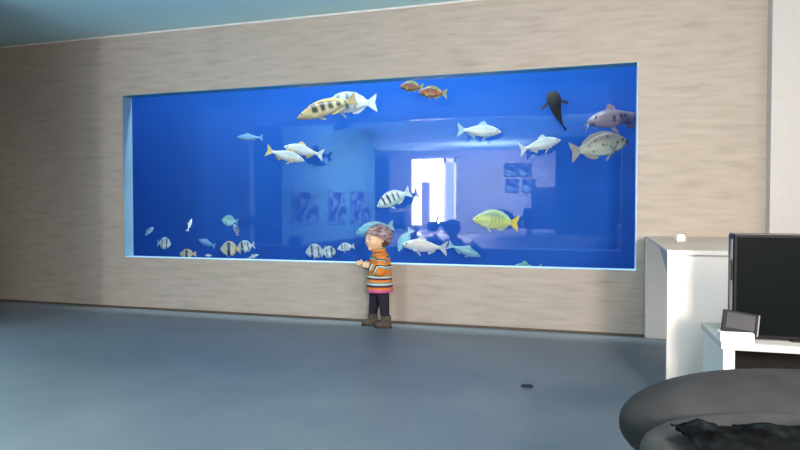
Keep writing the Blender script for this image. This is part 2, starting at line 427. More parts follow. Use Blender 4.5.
# ------------------------------------------------------------------ fish
def fish_mat(name, back, belly, bars=None, barcol=(.01, .015, .02), barz=(-.2, .3), spots=0, mid=None, rough=.35, ztop=.12, zbot=-.12):
    back = tuple(c * .42 for c in back); belly = tuple(c * .72 for c in belly); mid = mid and tuple(c * .6 for c in mid)
    m, n, b = nt(name)
    tc = n.nodes.new('ShaderNodeTexCoord'); sp = n.nodes.new('ShaderNodeSeparateXYZ')
    no = n.nodes.new('ShaderNodeTexNoise'); no.inputs['Scale'].default_value = 9; no.inputs['Detail'].default_value = 3
    lk(n, tc.outputs['Object'], no.inputs['Vector'])
    ad = n.nodes.new('ShaderNodeVectorMath'); ad.operation = 'MULTIPLY_ADD'
    lk(n, no.outputs['Color'], ad.inputs[0]); ad.inputs[1].default_value = (.05, 0, .05); lk(n, tc.outputs['Object'], ad.inputs[2])
    lk(n, ad.outputs[0], sp.inputs[0])
    mr = n.nodes.new('ShaderNodeMapRange'); mr.inputs[1].default_value = zbot + .025; mr.inputs[2].default_value = ztop + .025
    lk(n, sp.outputs['Z'], mr.inputs[0])
    r = n.nodes.new('ShaderNodeValToRGB'); r.color_ramp.elements[0].color = belly + (1,); r.color_ramp.elements[1].color = back + (1,)
    if mid:
        x = r.color_ramp.elements.new(.5); x.color = mid + (1,)
    lk(n, mr.outputs[0], r.inputs[0]); cur = r.outputs['Color']
    def mix(fac, col):
        nonlocal cur
        mx = n.nodes.new('ShaderNodeMix'); mx.data_type = 'RGBA'
        lk(n, fac, mx.inputs['Factor']); lk(n, cur, mx.inputs['A']); mx.inputs['B'].default_value = col + (1,)
        cur = mx.outputs['Result']
    if bars:
        m2 = n.nodes.new('ShaderNodeMapRange'); m2.inputs[1].default_value = -.475; m2.inputs[2].default_value = .525
        lk(n, sp.outputs['X'], m2.inputs[0])
        br = n.nodes.new('ShaderNodeValToRGB'); el = br.color_ramp.elements
        el[0].position = 0; el[0].color = (0, 0, 0, 1); el[1].position = 1; el[1].color = (0, 0, 0, 1)
        for c, wd, st in bars:
            for pp, v in ((c - wd * .5 - .012, 0), (c - wd * .5 + .008, st), (c + wd * .5 - .008, st), (c + wd * .5 + .012, 0)):
                x = el.new(min(.999, max(.001, pp))); x.color = (v, v, v, 1)
        lk(n, m2.outputs[0], br.inputs[0])
        m3 = n.nodes.new('ShaderNodeMapRange'); m3.inputs[1].default_value = barz[0]; m3.inputs[2].default_value = barz[0] + .05
        lk(n, sp.outputs['Z'], m3.inputs[0])
        mu = n.nodes.new('ShaderNodeMath'); mu.operation = 'MULTIPLY'; lk(n, br.outputs['Color'], mu.inputs[0]); lk(n, m3.outputs[0], mu.inputs[1])
        mix(mu.outputs[0], barcol)
    if spots:
        vo = n.nodes.new('ShaderNodeTexVoronoi'); vo.inputs['Scale'].default_value = spots
        lk(n, tc.outputs['Object'], vo.inputs['Vector'])
        c = n.nodes.new('ShaderNodeMapRange'); c.inputs[1].default_value = .38; c.inputs[2].default_value = .30; c.inputs[3].default_value = 0; c.inputs[4].default_value = .85
        lk(n, vo.outputs['Distance'], c.inputs[0]); mix(c.outputs[0], barcol)
    lk(n, cur, b.inputs['Base Color']); b.inputs['Roughness'].default_value = rough; b.inputs['Specular IOR Level'].default_value = .4
    return m
def fin_mat(name, col, tr=.35):
    m, n, b = nt(name); col = tuple(c * .62 for c in col)
    tc = n.nodes.new('ShaderNodeTexCoord'); wv = n.nodes.new('ShaderNodeTexNoise'); wv.inputs['Scale'].default_value = 14
    lk(n, tc.outputs['Object'], wv.inputs['Vector'])
    r = n.nodes.new('ShaderNodeValToRGB'); r.color_ramp.elements[0].color = tuple(c * .7 for c in col) + (1,); r.color_ramp.elements[1].color = tuple(min(1, c * 1.2) for c in col) + (1,)
    lk(n, wv.outputs['Fac'], r.inputs[0]); lk(n, r.outputs[0], b.inputs['Base Color'])
    b.inputs['Alpha'].default_value = 1 - tr; b.inputs['Roughness'].default_value = .5
    return m
EYE = plain('fish_eye', (.01, .01, .012), .15, spec=.6)

# profiles: station t 0..1 nose->peduncle : (upper, lower, half width)
PROF = {
 'deep':   [(0, .006, -.008, .006), (.06, .055, -.045, .04), (.16, .115, -.085, .062), (.32, .165, -.125, .072), (.5, .175, -.135, .066), (.68, .14, -.115, .05), (.84, .08, -.07, .03), (1, .05, -.045, .014)],
 'slim':   [(0, .005, -.006, .006), (.06, .04, -.035, .03), (.18, .085, -.07, .05), (.36, .125, -.10, .062), (.55, .12, -.105, .056), (.75, .08, -.075, .038), (.9, .042, -.038, .02), (1, .03, -.028, .01)],
 'disc':   [(0, .01, -.012, .008), (.08, .10, -.085, .035), (.22, .20, -.17, .055), (.42, .26, -.24, .06), (.62, .24, -.22, .05), (.8, .15, -.14, .032), (.93, .07, -.07, .018), (1, .055, -.05, .01)],
 'whisker': [(0, .022, -.02, .05), (.06, .05, -.04, .085), (.16, .08, -.06, .105), (.32, .10, -.075, .10), (.5, .09, -.065, .078), (.7, .06, -.05, .052), (.88, .035, -.03, .026), (1, .025, -.022, .012)],
}
XN, XP = -.5, .34
def fin(pts, th=.006):
    """flat fin from outline pts in xz, given as pairs (inner, outer) along a strip"""
    bm = bmesh.new(); rows = []
    for (a, b) in pts:
        row = []
        for k in range(4):
            t = k / 3; x = a[0] + (b[0] - a[0]) * t; z = a[1] + (b[1] - a[1]) * t
            y = th * (1 - t)
            row.append((bm.verts.new((x, y, z)), bm.verts.new((x, -y - .0005, z))))
        rows.append(row)
    for i in range(len(rows) - 1):
        for k in range(3):
            for s in (0, 1):
                q = [rows[i][k][s], rows[i + 1][k][s], rows[i + 1][k + 1][s], rows[i][k + 1][s]]
                bm.faces.new(q if s else q[::-1])
    return bm
def interp(P, t, c):
    for i in range(len(P) - 1):
        if P[i][0] <= t <= P[i + 1][0]:
            u = (t - P[i][0]) / (P[i + 1][0] - P[i][0]); u = u * u * (3 - 2 * u) if 0 else u
            return P[i][c] + (P[i + 1][c] - P[i][c]) * u
    return P[-1][c]
MESH = {}
def fish_mesh(prof, bend=0, fork=.5):
    key = (prof, bend, fork)
    if key in MESH: return MESH[key]
    P = smooth_path(PROF[prof], 4); seg = 16
    def bx_(x): return bend * max(0, x + .1) ** 2
    bm = bmesh.new(); rings = []
    for (t, u, l, w) in P:
        x = XN + (XP - XN) * t; c = (u + l) / 2; h = (u - l) / 2
        rings.append([bm.verts.new((x, max(w, .003) * math.copysign(abs(math.sin(a)) ** .9, math.sin(a)) + bx_(x), c + h * math.cos(a))) for a in [2 * PI * k / seg for k in range(seg)]])
    for i in range(len(rings) - 1):
        for k in range(seg): bm.faces.new((rings[i][k], rings[i + 1][k], rings[i + 1][(k + 1) % seg], rings[i][(k + 1) % seg]))
    bm.faces.new(rings[0]); bm.faces.new(rings[-1][::-1])
    bmesh.ops.recalc_face_normals(bm, faces=bm.faces)
    R = {}
    R['body'] = bm
    th = {'deep': .15, 'slim': .14, 'disc': .19, 'whisker': .12}[prof]
    u, l = PROF[prof][-1][1], PROF[prof][-1][2]
    rows = []
    for k in range(9):
        s = -1 + 2 * k / 8
        a = (XP - .02, (u if s > 0 else -l) * s * .9)
        L = .5 - fork * .1 * (1 - abs(s)) - .015 * abs(s) ** 4
        rows.append((a, (L, s * th)))
    R['tail_fin'] = fin(rows)
    def along(t0, t1, hs, up=True, sweep=.05, n=9):
        rows = []
        for k in range(n):
            q = k / (n - 1); t = t0 + (t1 - t0) * q
            x = XN + (XP - XN) * t; z = interp(P, t, 1 if up else 2)
            h = hs(q)
            rows.append(((x, z - (.015 if up else -.015)), (x + sweep * h / .06, z + (h if up else -h))))
        return fin(rows)
    if prof == 'whisker':
        R['dorsal_fin'] = along(.30, .46, lambda q: .06 * (1 - .6 * q), True, .05)
        R['anal_fin'] = along(.62, .82, lambda q: .05, False)
    elif prof == 'slim':
        R['dorsal_fin'] = along(.38, .60, lambda q: .075 * (1 - .75 * q) * min(1, q * 5 + .3), True)
        R['anal_fin'] = along(.66, .86, lambda q: .05 * (1 - .6 * q), False)
    else:
        R['dorsal_fin'] = along(.26, .94, lambda q: (.018 + .022 * math.sin(PI * min(1, q * 1.05)) + .012 * (q > .6)) * min(1, (1 - q) * 6 + .25), True)
        R['anal_fin'] = along(.62, .92, lambda q: .045 * math.sin(PI * (.25 + .7 * q)), False)
    R['pelvic_fin'] = along(.34, .42, lambda q: .09 * (1 - .5 * q), False, .09, 4)
    for k in ('tail_fin', 'dorsal_fin', 'anal_fin', 'pelvic_fin'):
        for v in R[k].verts: v.co.y += bx_(v.co.x)
    # paired fins, eyes
    for s, nm in ((-1, 'pectoral_a'), (1, 'pectoral_b')):
        b = bmesh.new(); w = interp(P, .27, 3) * .92
        out = .14 if prof == 'whisker' else .05
        x0 = XN + (XP - XN) * .26
        root = [(x0, s * w, -.015), (x0 + .015, s * w, -.05)]
        tip = [(x0 + .12, s * (w + out), -.045), (x0 + .10, s * (w + out * .9), -.095), (x0 + .06, s * (w + out * .6), -.11)]
        if prof == 'whisker':
            root = [(x0, s * w, -.01), (x0 + .07, s * w, -.015)]
            tip = [(x0 + .08, s * (w + .10), -.02), (x0 + .14, s * (w + .115), -.025), (x0 + .15, s * (w + .07), -.022)]
        vs = [b.verts.new(p) for p in (root[0], tip[0], tip[1], tip[2], root[1])]
        b.faces.new(vs); R[nm] = b
        ew = interp(P, .11, 3); ez = interp(P, .11, 1) * .42
        b = bmesh.new(); ell(b, (XN + (XP - XN) * .115, s * ew * .82, ez), (.019, .012, .019), 10, 8); R['eye' + nm] = b
    if prof == 'whisker':
        b = bmesh.new()
        for s in (-1, 1):
            tube(b, [(-.49, s * .04, -.01), (-.53, s * .07, -.02), (-.56, s * .09, -.06)], [.006, .004, .002], 6)
            tube(b, [(-.49, s * .02, -.018), (-.52, s * .03, -.05), (-.53, s * .035, -.09)], [.005, .004, .002], 6)
        R['whiskers'] = b
    out = {}
    for k, b in R.items():
        nm = 'pectoral_fin' if k.startswith('pectoral') else 'eye' if k.startswith('eye') else k
        me = bpy.data.meshes.new('fish_' + nm); b.normal_update(); b.to_mesh(me); b.free()
        for p in me.polygons: p.use_smooth = True
        out[k] = (nm, me)
    MESH[key] = out
    return out
def make_fish(name, label, cat, prof, bmat, fmat, px, py, L, ang, Y, yaw=0, group=None, bend=0, fork=.5, tail=None, M3=None, hscale=1, wscale=1):
    if 275 < px < 565: Y = min(6.02, 5.92 + (Y - 5.5) * .45)
    p = atY(px, py, Y)
    d = CM.transposed() @ (p - CO)
    scale = L * (-d.z) / F
    t = empty(name, p)
    a = math.radians(ang); yw = math.radians(yaw)
    if M3 is None:
        if math.cos(a) < 0: R = Matrix.Rotation(-(a - PI), 3, 'Y') @ Matrix.Rotation(yw, 3, 'Z')
        else: R = Matrix.Rotation(-a, 3, 'Y') @ Matrix.Rotation(PI + yw, 3, 'Z')
        R = Matrix.Rotation(TH, 3, 'Z') @ R
    else: R = Matrix.Rotation(TH, 3, 'Z') @ M3
    t.matrix_world = Matrix.Translation(p) @ R.to_4x4() @ Matrix.Diagonal((scale, scale * wscale, scale * hscale, 1))
    for k, (nm, me) in fish_mesh(prof, bend, fork).items():
        o = bpy.data.objects.new(nm, me); COL.objects.link(o); o.parent = t
        if not me.materials: me.materials.append(EYE)
        mt = EYE if nm == 'eye' else bmat if nm in ('body', 'whiskers') else (tail or fmat) if nm == 'tail_fin' else fmat
        o.material_slots[0].link = 'OBJECT'; o.material_slots[0].material = mt
    tag(t, label, cat, group)
    return t

FM = {
 'gold': fish_mat('golden_barred_skin', (.34, .26, .09), (.80, .72, .40), [(.30, .075, .95), (.43, .07, .95), (.56, .07, .9), (.69, .06, .9), (.80, .05, .7)], barz=(-.04, .3)),
 'white': fish_mat('white_barred_skin', (.50, .72, .74), (.80, .92, .92), [(.30, .06, .95), (.46, .055, .9), (.60, .04, .7)], (.01, .05, .10), barz=(-.07, .3)),
 'white2': fish_mat('white_black_skin', (.72, .80, .85), (.55, .85, .75), [(.22, .05, 1), (.36, .06, 1), (.50, .05, .9), (.64, .05, .8)], (.01, .015, .03), barz=(-.05, .3)),
 'orange': fish_mat('brown_orange_skin', (.13, .08, .05), (.42, .26, .10), [(.3, .03, .6), (.6, .04, .6)], mid=(.40, .14, .06)),
 'olive': fish_mat('dark_olive_skin', (.10, .09, .05), (.30, .22, .10), None, mid=(.34, .13, .07)),
 'silver': fish_mat('silver_skin', (.42, .60, .60), (.78, .88, .82), None, mid=(.66, .80, .78)),
 'silver2': fish_mat('cream_silver_skin', (.50, .68, .68), (.90, .92, .86), None, mid=(.74, .86, .84)),
 'spotted': fish_mat('spotted_silver_skin', (.30, .30, .28), (.48, .58, .48), None, (.05, .06, .05), spots=13, mid=(.40, .46, .40)),
 'greycat': fish_mat('grey_brown_skin', (.26, .23, .28), (.46, .42, .48), None, (.06, .06, .08), spots=14, mid=(.36, .33, .38)),
 'darkcat': fish_mat('near_black_skin', (.008, .012, .016), (.03, .04, .05), None, rough=.8),
 'yellow': fish_mat('yellow_green_skin', (.42, .62, .36), (.78, .88, .30), [(.40, .022, .75), (.48, .022, .7), (.56, .022, .7), (.64, .022, .6)], (.12, .22, .08), barz=(-.03, .3), mid=(.72, .86, .24)),
 'pale': fish_mat('hazed_blue_skin', (.10, .32, .62), (.20, .48, .72), None),  # water haze put into the skin colour
 'pale2': fish_mat('pale_cyan_skin', (.20, .58, .72), (.35, .75, .80), None),
 'teal': fish_mat('teal_skin', (.18, .52, .60), (.35, .72, .72), None),
 'cream': fish_mat('cream_skin', (.86, .82, .70), (.95, .92, .82), None),
 'damsel': fish_mat('striped_damsel_skin', (.45, .62, .66), (.62, .78, .72), [(.30, .10, 1), (.62, .07, .8)], (.005, .02, .09), barz=(-.3, .3)),
 'damsel2': fish_mat('yellowish_damsel_skin', (.42, .52, .40), (.66, .70, .42), [(.42, .14, 1), (.75, .05, .6)], (.005, .02, .10), barz=(-.3, .3)),
 'greydamsel': fish_mat('grey_damsel_skin', (.12, .25, .42), (.20, .35, .50), [(.35, .2, .7)], (.01, .04, .12), barz=(-.3, .3)),
 'green': fish_mat('sea_green_skin', (.14, .46, .42), (.25, .60, .52), None),
}
FN = {
 'yellowish': fin_mat('yellowish_fin', (.75, .65, .25), .15), 'cyan': fin_mat('cyan_fin', (.45, .75, .82), .3), 'white': fin_mat('white_fin', (.75, .88, .88), .25),
 'olive': fin_mat('olive_fin', (.30, .36, .10), .1), 'orange': fin_mat('orange_fin', (.70, .50, .25), .15), 'dark': fin_mat('dark_fin', (.012, .016, .022), .05),
 'grey': fin_mat('grey_fin', (.34, .38, .36), .2), 'lime': fin_mat('lime_fin', (.60, .82, .50), .15), 'brown': fin_mat('brown_fin', (.42, .32, .14), .05), 'yellow': fin_mat('yellow_fin', (.90, .72, .06), .05),
 'blue': fin_mat('pale_blue_fin', (.18, .48, .75), .45), 'green': fin_mat('sea_green_fin', (.2, .6, .45), .2), 'pink': fin_mat('pinkish_grey_fin', (.45, .36, .42), .2)}
B = 'fish in the aquarium'
SM = 'small striped fish near the tank bed'
def fi(*a, **k): make_fish(*a, **k)
fi('barred_cichlid', 'golden brown fish with dark bars, head tilted down at the upper left', 'fish', 'deep', FM['gold'], FN['yellowish'], 327.5, 108.5, 64, 200, 5.36, 8, B, tail=FN['brown'], hscale=.76)
fi('barred_cichlid', 'pale blue-white fish with dark bars just behind the golden barred fish', 'fish', 'deep', FM['white'], FN['white'], 350, 104.5, 56, 183, 5.72, -5, B, tail=FN['white'], hscale=1.12)
fi('cichlid', 'dark olive fish close under the top edge of the tank', 'fish', 'deep', FM['olive'], FN['olive'], 412, 87, 24, 178, 5.7, 0, B, tail=FN['olive'], hscale=1.3)
fi('cichlid', 'orange-brown fish with olive fins near the top of the tank', 'fish', 'deep', FM['orange'], FN['olive'], 433, 93, 29, 178, 5.5, 0, B, tail=FN['olive'], hscale=1.2)
fi('silver_fish', 'slim silver fish swimming level to the right above the doorway reflection', 'fish', 'slim', FM['silver'], FN['cyan'], 479, 131, 45, -3, 5.7, 0, B, hscale=1.2)
fi('silver_fish', 'silver fish nosing slightly upward below the dark catfish', 'fish', 'slim', FM['silver'], FN['white'], 540, 145, 43, 13, 5.6, 0, B, hscale=1.2)
fi('silver_fish', 'silver fish with yellow tail heading down right, lower of the left pair', 'fish', 'slim', FM['silver2'], FN['yellowish'], 285, 155.5, 40, -16, 5.35, 0, B, hscale=1.15)
fi('silver_fish', 'silver fish heading left, upper of the crossing left pair', 'fish', 'slim', FM['silver2'], FN['yellowish'], 304, 151, 41, 168, 5.75, 0, B, hscale=1.15, tail=FN['white'])
fi('spotted_fish', 'large silver fish with rows of dark spots swimming right', 'fish', 'deep', FM['spotted'], FN['grey'], 599, 147, 60, 11, 5.4, 0, B, hscale=1.2)
fi('catfish', 'grey whiskered fish cut off by the right edge of the tank', 'fish', 'whisker', FM['greycat'], FN['pink'], 623, 118.5, 70, 186, 5.75, 0, B, hscale=1.5)
Mup = Matrix(((0, 1, 0), (0, 0, -1), (-1, 0, 0)))       # head up, back towards the room
fi('catfish', 'near-black catfish hanging head up with its back to the glass', 'fish', 'whisker', FM['darkcat'], FN['dark'], 556.5, 112, 42, 0, 5.9, 0, B,
   M3=Matrix.Rotation(math.radians(13), 3, 'Y').inverted() @ Mup, bend=.25, wscale=1.6)
fi('pale_fish', 'hazy pale blue fish alone at the left in open water', 'fish', 'slim', FM['pale'], FN['blue'], 250, 137.5, 27, 180, 6.0, 0, B)
fi('barred_cichlid', 'white fish with bold black bars, head low, above the child', 'fish', 'deep', FM['white2'], FN['white'], 394, 199, 38, 205, 5.6, 10, B, hscale=1.15)
fi('yellow_cichlid', 'yellow-green fish with yellow tail right of the mirrored doorway', 'fish', 'deep', FM['yellow'], FN['lime'], 496, 221.5, 47, 175, 5.5, 0, B, tail=FN['yellow'], hscale=1.2)
fi('pale_fish', 'pale cyan fish partly hidden behind the child\'s hat', 'fish', 'deep', FM['pale2'], FN['cyan'], 375, 229.5, 40, 192, 5.6, 0, B)
fi('pale_fish', 'pale cyan fish hanging head down right of the child\'s hat', 'fish', 'deep', FM['pale2'], FN['cyan'], 405, 240, 28, 240, 5.9, 20, B)
fi('cream_fish', 'cream white fish low in the tank just right of the child', 'fish', 'slim', FM['cream'], FN['white'], 425, 246.5, 46, 175, 5.5, 0, B, hscale=1.2)
fi('pale_fish', 'slender teal fish heading down right above the bottom edge', 'fish', 'slim', FM['teal'], FN['cyan'], 464, 250.5, 36, -20, 5.6, 0, B)
fi('pale_fish', 'sea green fish half below the bottom edge of the tank at right', 'fish', 'slim', FM['green'], FN['green'], 527, 268, 30, 178, 5.6, 0, B, hscale=1.3)
fi('damselfish', 'small white fish alone just left of the child', 'fish', 'deep', FM['white'], FN['white'], 346, 247.5, 18, 190, 5.5, 0, SM, hscale=1.3)
fi('damselfish', 'striped fish left of the pair low under the mirrored pictures', 'fish', 'disc', FM['damsel'], FN['cyan'], 316, 251.5, 21, 185, 5.5, 15, SM, hscale=1.3)
fi('damselfish', 'striped fish right of the pair low under the mirrored pictures', 'fish', 'disc', FM['damsel'], FN['white'], 328.5, 252.5, 16, 8, 5.6, 20, SM, hscale=1.35)
fi('damselfish', 'small dull grey fish nearest the left end of the tank', 'fish', 'disc', FM['greydamsel'], FN['blue'], 149.5, 231, 12, 60, 5.9, 40, SM, hscale=.8)
fi('damselfish', 'small striped fish facing right near the left end of the tank', 'fish', 'disc', FM['damsel'], FN['cyan'], 164, 243.5, 14, -5, 5.5, 0, SM, hscale=1.6)
fi('damselfish', 'thin white fish hanging upright at the lower left', 'fish', 'slim', FM['silver2'], FN['white'], 189.5, 225, 14, 78, 5.7, 25, SM)
fi('damselfish', 'yellowish striped fish touching the bottom edge at lower left', 'fish', 'disc', FM['damsel2'], FN['yellowish'], 188, 254, 17, 180, 5.6, 0, SM)
fi('damselfish', 'hazy pale blue oval fish in the lower left group', 'fish', 'slim', FM['pale'], FN['blue'], 207, 243, 18, 160, 5.95, 0, SM, hscale=1.3)
fi('damselfish', 'tiny bright white fish at the bottom edge at lower left', 'fish', 'deep', FM['silver2'], FN['white'], 208.5, 255.5, 7, 180, 5.4, 0, SM)
fi('damselfish', 'hazy teal fish highest in the lower left group', 'fish', 'disc', FM['teal'], FN['blue'], 230, 221, 17, 175, 5.95, 0, SM, hscale=1.2)
fi('damselfish', 'white fish nosing up in the middle of the lower left group', 'fish', 'deep', FM['white'], FN['white'], 236, 230, 14, 100, 5.8, 30, SM)
fi('damselfish', 'yellow-edged fish with a broad dark band in the lower left group', 'fish', 'disc', FM['damsel2'], FN['yellowish'], 230.5, 249, 20, 180, 5.5, 10, SM, hscale=1.35)
fi('damselfish', 'pale fish with a slanting dark band, rightmost of the lower left group', 'fish', 'disc', FM['damsel'], FN['cyan'], 246, 246.5, 18, 190, 5.6, 5, SM, hscale=1.25)
fi('damselfish', 'small slim pale fish on the bottom edge right in the lower left group', 'fish', 'slim', FM['silver'], FN['cyan'], 252, 257, 14, 20, 5.5, 0, SM)

# ------------------------------------------------------------------ counter at the right
c0 = atY(667, 250, 3.25); CZ = c0.z
cl = atY(645, 260, WY)
t = empty('counter', (.75, 4.1, 0)); tag(t, 'white counter with beige top running out from the wall behind the television', 'counter')
def cp(name, bm, mat):
    o = link(name, bm, mat); o.parent = t; o.matrix_parent_inverse = Matrix.Translation(-Vector(t.location)); return o
XE = pX - .005
cp('counter_top', prism([(c0.x, 3.25), (XE, 3.25), (XE, WY - .001), (cl.x, WY - .001)], CZ - .012, CZ), M['counter'])
cp('edge_strip', bx(c0.x, XE, 3.238, 3.25, CZ - .02, CZ), M['white'])
cp('front_panel', bx(c0.x + .003, XE, 3.25, 3.28, 0, CZ - .012), M['white'])
cp('rear_panel', bx(cl.x + .002, XE, WY - .05, WY - .013, 0, CZ - .012), M['pale_panel'])
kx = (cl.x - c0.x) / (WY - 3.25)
b = bmesh.new(); tri = [(3.28, CZ - .012), (3.28, CZ - .115), (3.75, CZ - .012)]  # lilac wedge added to stand for the shade under the counter edge
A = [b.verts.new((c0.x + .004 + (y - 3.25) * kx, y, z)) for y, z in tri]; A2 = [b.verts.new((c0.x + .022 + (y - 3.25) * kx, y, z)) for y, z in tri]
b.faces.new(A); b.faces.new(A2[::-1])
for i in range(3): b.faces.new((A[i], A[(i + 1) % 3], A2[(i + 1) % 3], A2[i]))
bmesh.ops.recalc_face_normals(b, faces=b.faces); cp('shade_wedge', b, M['lilac'])
q = atY(680, 241, 4.55)
# small white block on the counter
d = ray(680, 241.5); k = (CZ - CAMZ) / d.z; q = CO + d * k
t = empty('small_box', q, TH); tag(t, 'small white box with a glossy face on the beige counter', 'box')
link('body', bx(-.026, .026, -.02, .02, 0, .045, bev=.006), M['white'], t)
link('side_cover', bx(.026, .034, -.02, .02, 0, .05, bev=.002), M['tan'], t)
link('face', bx(-.018, .016, -.024, -.02, .008, .036), plain('glossy_white', (.95, .93, .88), .1), t)

# ------------------------------------------------------------------ television, console
f0 = atY(721, 342.5, 2.60); KZ = f0.z
KX0 = f0.x; KX1 = KX0 + 1.25; KY0, KY1 = 2.60, 3.05
t = empty('tv_console', ((KX0 + KX1) / 2, 2.83, 0)); tag(t, 'low white console with a dark open niche carrying the television', 'console')
def kp(name, bm, mat):
    o = link(name, bm, mat); o.parent = t; o.matrix_parent_inverse = Matrix.Translation(-Vector(t.location)); return o
kp('top', bx(KX0, KX1, KY0, KY1, KZ - .028, KZ, bev=.004), plain('console_top', (.60, .56, .545), .6, noise=.02))
kp('side_panel', bx(KX0 + .01, KX0 + .05, KY0 + .01, KY1 - .01, 0, KZ - .028), M['white'])
kp('side_panel', bx(KX1 - .05, KX1 - .01, KY0 + .01, KY1 - .01, 0, KZ - .028), M['white'])
kp('shelf', bx(KX0 + .05, KX1 - .05, KY0 + .03, KY1 - .02, .16, .18), M['dark_inside'])
kp('back_panel', bx(KX0 + .05, KX1 - .05, KY1 - .02, KY1 - .01, .05, KZ - .028), M['dark_inside'])
kp('niche_lining', bx(KX0 + .05, KX0 + .054, KY0 + .02, KY1 - .02, .18, KZ - .03), M['dark_inside'])
# TV
TY = 2.69
tf = atY(734.5, 234.5, TY); TZ = tf.z; TX = tf.x; TW = .80
tb = KZ + .008
t = empty('television', (TX + TW / 2, TY + .05, KZ)); tag(t, 'dark switched-off television standing on the white console', 'television')
def tp(name, bm, mat, smooth=False):
    o = link(name, bm, mat); o.parent = t; o.matrix_parent_inverse = Matrix.Translation(-Vector(t.location)); return o
tp('housing', bx(TX, TX + TW, TY + .012, TY + .115, tb, TZ, bev=.008), M['bezel'])
tp('bezel', bx(TX, TX + TW, TY, TY + .014, tb, TZ, bev=.003), M['black'])
tp('screen', bx(TX + .010, TX + TW - .010, TY - .003, TY, tb + .012, TZ - .010), M['screen'])
tp('top_strip', bx(TX + .002, TX + TW - .002, TY + .004, TY + .10, TZ - .002, TZ + .003), M['grey_strip'])
tp('side_strip', bx(TX - .005, TX + .004, TY + .02, TY + .055, tb, TZ - .02), M['silver'])
tp('side_buttons', bx(TX - .008, TX - .004, TY + .012, TY + .026, TZ - .18, TZ - .10), M['black'])
tp('stand', bx(TX + .2, TX + TW - .2, TY - .01, TY + .14, KZ, KZ + .009, bev=.003), M['black'])
# small tablet-like display
q0 = atY(738, 340, 2.60)
t = empty('display_dock', (q0.x - .003, 2.632, KZ), TH * .2); t.scale = (1.3, 1.0, 1.3); tag(t, 'small black tablet leaning on a white dock at the console corner', 'tablet')
b = bmesh.new()
pts = [(-.045, 0, 0), (.045, 0, 0), (.045, 0, .030), (-.045, 0, .030), (-.045, .06, 0), (.045, .06, 0), (.045, .055, .034), (-.045, .055, .034)]
vs = [b.verts.new((x, y - .03, z)) for x, y, z in pts]
for f in ((0, 1, 2, 3), (1, 5, 6, 2), (5, 4, 7, 6), (4, 0, 3, 7), (3, 2, 6, 7), (4, 5, 1, 0)): b.faces.new([vs[i] for i in f])
bmesh.ops.recalc_face_normals(b, faces=b.faces); bmesh.ops.bevel(b, geom=b.edges[:], offset=.003, segments=2, affect='EDGES')
link('dock', b, plain('dock_white', (.88, .88, .9), .4), t)
Tm = Matrix.Translation((0.006, -.012, .026)) @ Matrix.Rotation(math.radians(-20), 4, 'X') @ Matrix.Rotation(math.radians(9), 4, 'Y')
link('tablet', bx(-.048, .048, -.004, .004, 0, .066, bev=.003, M4=Tm), M['black'], t)
link('tablet_screen', bx(-.036, .039, -.006, -.004, .012, .058, M4=Tm), M['tablet_screen'], t)
link('tablet_edge', bx(.047, .051, -.005, .005, 0, .064, bev=.001, M4=Tm), M['silver'], t)

# ------------------------------------------------------------------ sofa at the lower right
SO = Vector((.382, 1.79, 0))
t = empty('sofa', (SO.x, SO.y, 0), TH); tag(t, 'charcoal fabric sofa with a thick rounded roll along its side', 'sofa')
def roll():
    b = bmesh.new(); ell(b, (.15, .06, .365), (.44, .23, .145), 48, 28, .93)
    return b
sr = link('rolled_cushion', roll(), M['sofa'], t, True)
b = bmesh.new(); ell(b, (.04, -.27, .385), (.39, .20, .092), 40, 24, .66)
link('seat_cushion', b, M['sofa_light'], t, True)
b = bx(-.17, .52, -.40, .21, .07, .34, bev=.05, seg=3); link('base', b, M['sofa'], t, True)
for sx in (-.11, .46):
    for sy in (-.34, .14): link('leg', bx(sx - .025, sx + .025, sy - .025, sy + .025, 0, .08), M['black'], t)
# black throw on the seat
b = bmesh.new(); n1, n2 = 34, 18; g = {}
for i in range(n1 + 1):
    for j in range(n2 + 1):
        x = -.30 + .36 * i / n1; y = -.46 + .20 * j / n2
        e = min(i, n1 - i) / 4; e2 = min(j, n2 - j) / 3; k = min(1, e, e2)
        z = .482 + .020 * k * (.6 + .5 * math.sin(x * 38 + 2 * math.sin(y * 30)) * math.cos(y * 33 + x * 12)) - .05 * max(0, -.37 - y) * 5 + random.uniform(-.003, .003)
        g[i, j] = b.verts.new((x + random.uniform(-.004, .004), y + .01 * math.sin(x * 40), z))
for i in range(n1):
    for j in range(n2): b.faces.new((g[i, j], g[i + 1, j], g[i + 1, j + 1], g[i, j + 1]))
r = bmesh.ops.solidify(b, geom=b.faces[:], thickness=.012)
o = link('throw_blanket', b, M['throw'], None, True, (SO.x, SO.y, 0)); o.rotation_euler = (0, 0, TH)
tag(o, 'black rumpled throw lying on the grey sofa seat', 'blanket')

# small dark piece on the floor
d = ray(527, 387); k = -CAMZ / d.z; q = CO + d * k
b = bmesh.new(); ell(b, (0, 0, .006), (.034, .02, .008), 18, 8, .8)
for v in b.verts: v.co.z = max(0, v.co.z)
o = link('flat_pebble', b, plain('dark_piece', (.02, .025, .03), .7), None, True, q); o.rotation_euler = (0, 0, TH)
tag(o, 'small dark flat piece lying alone on the blue-grey floor', 'pebble')

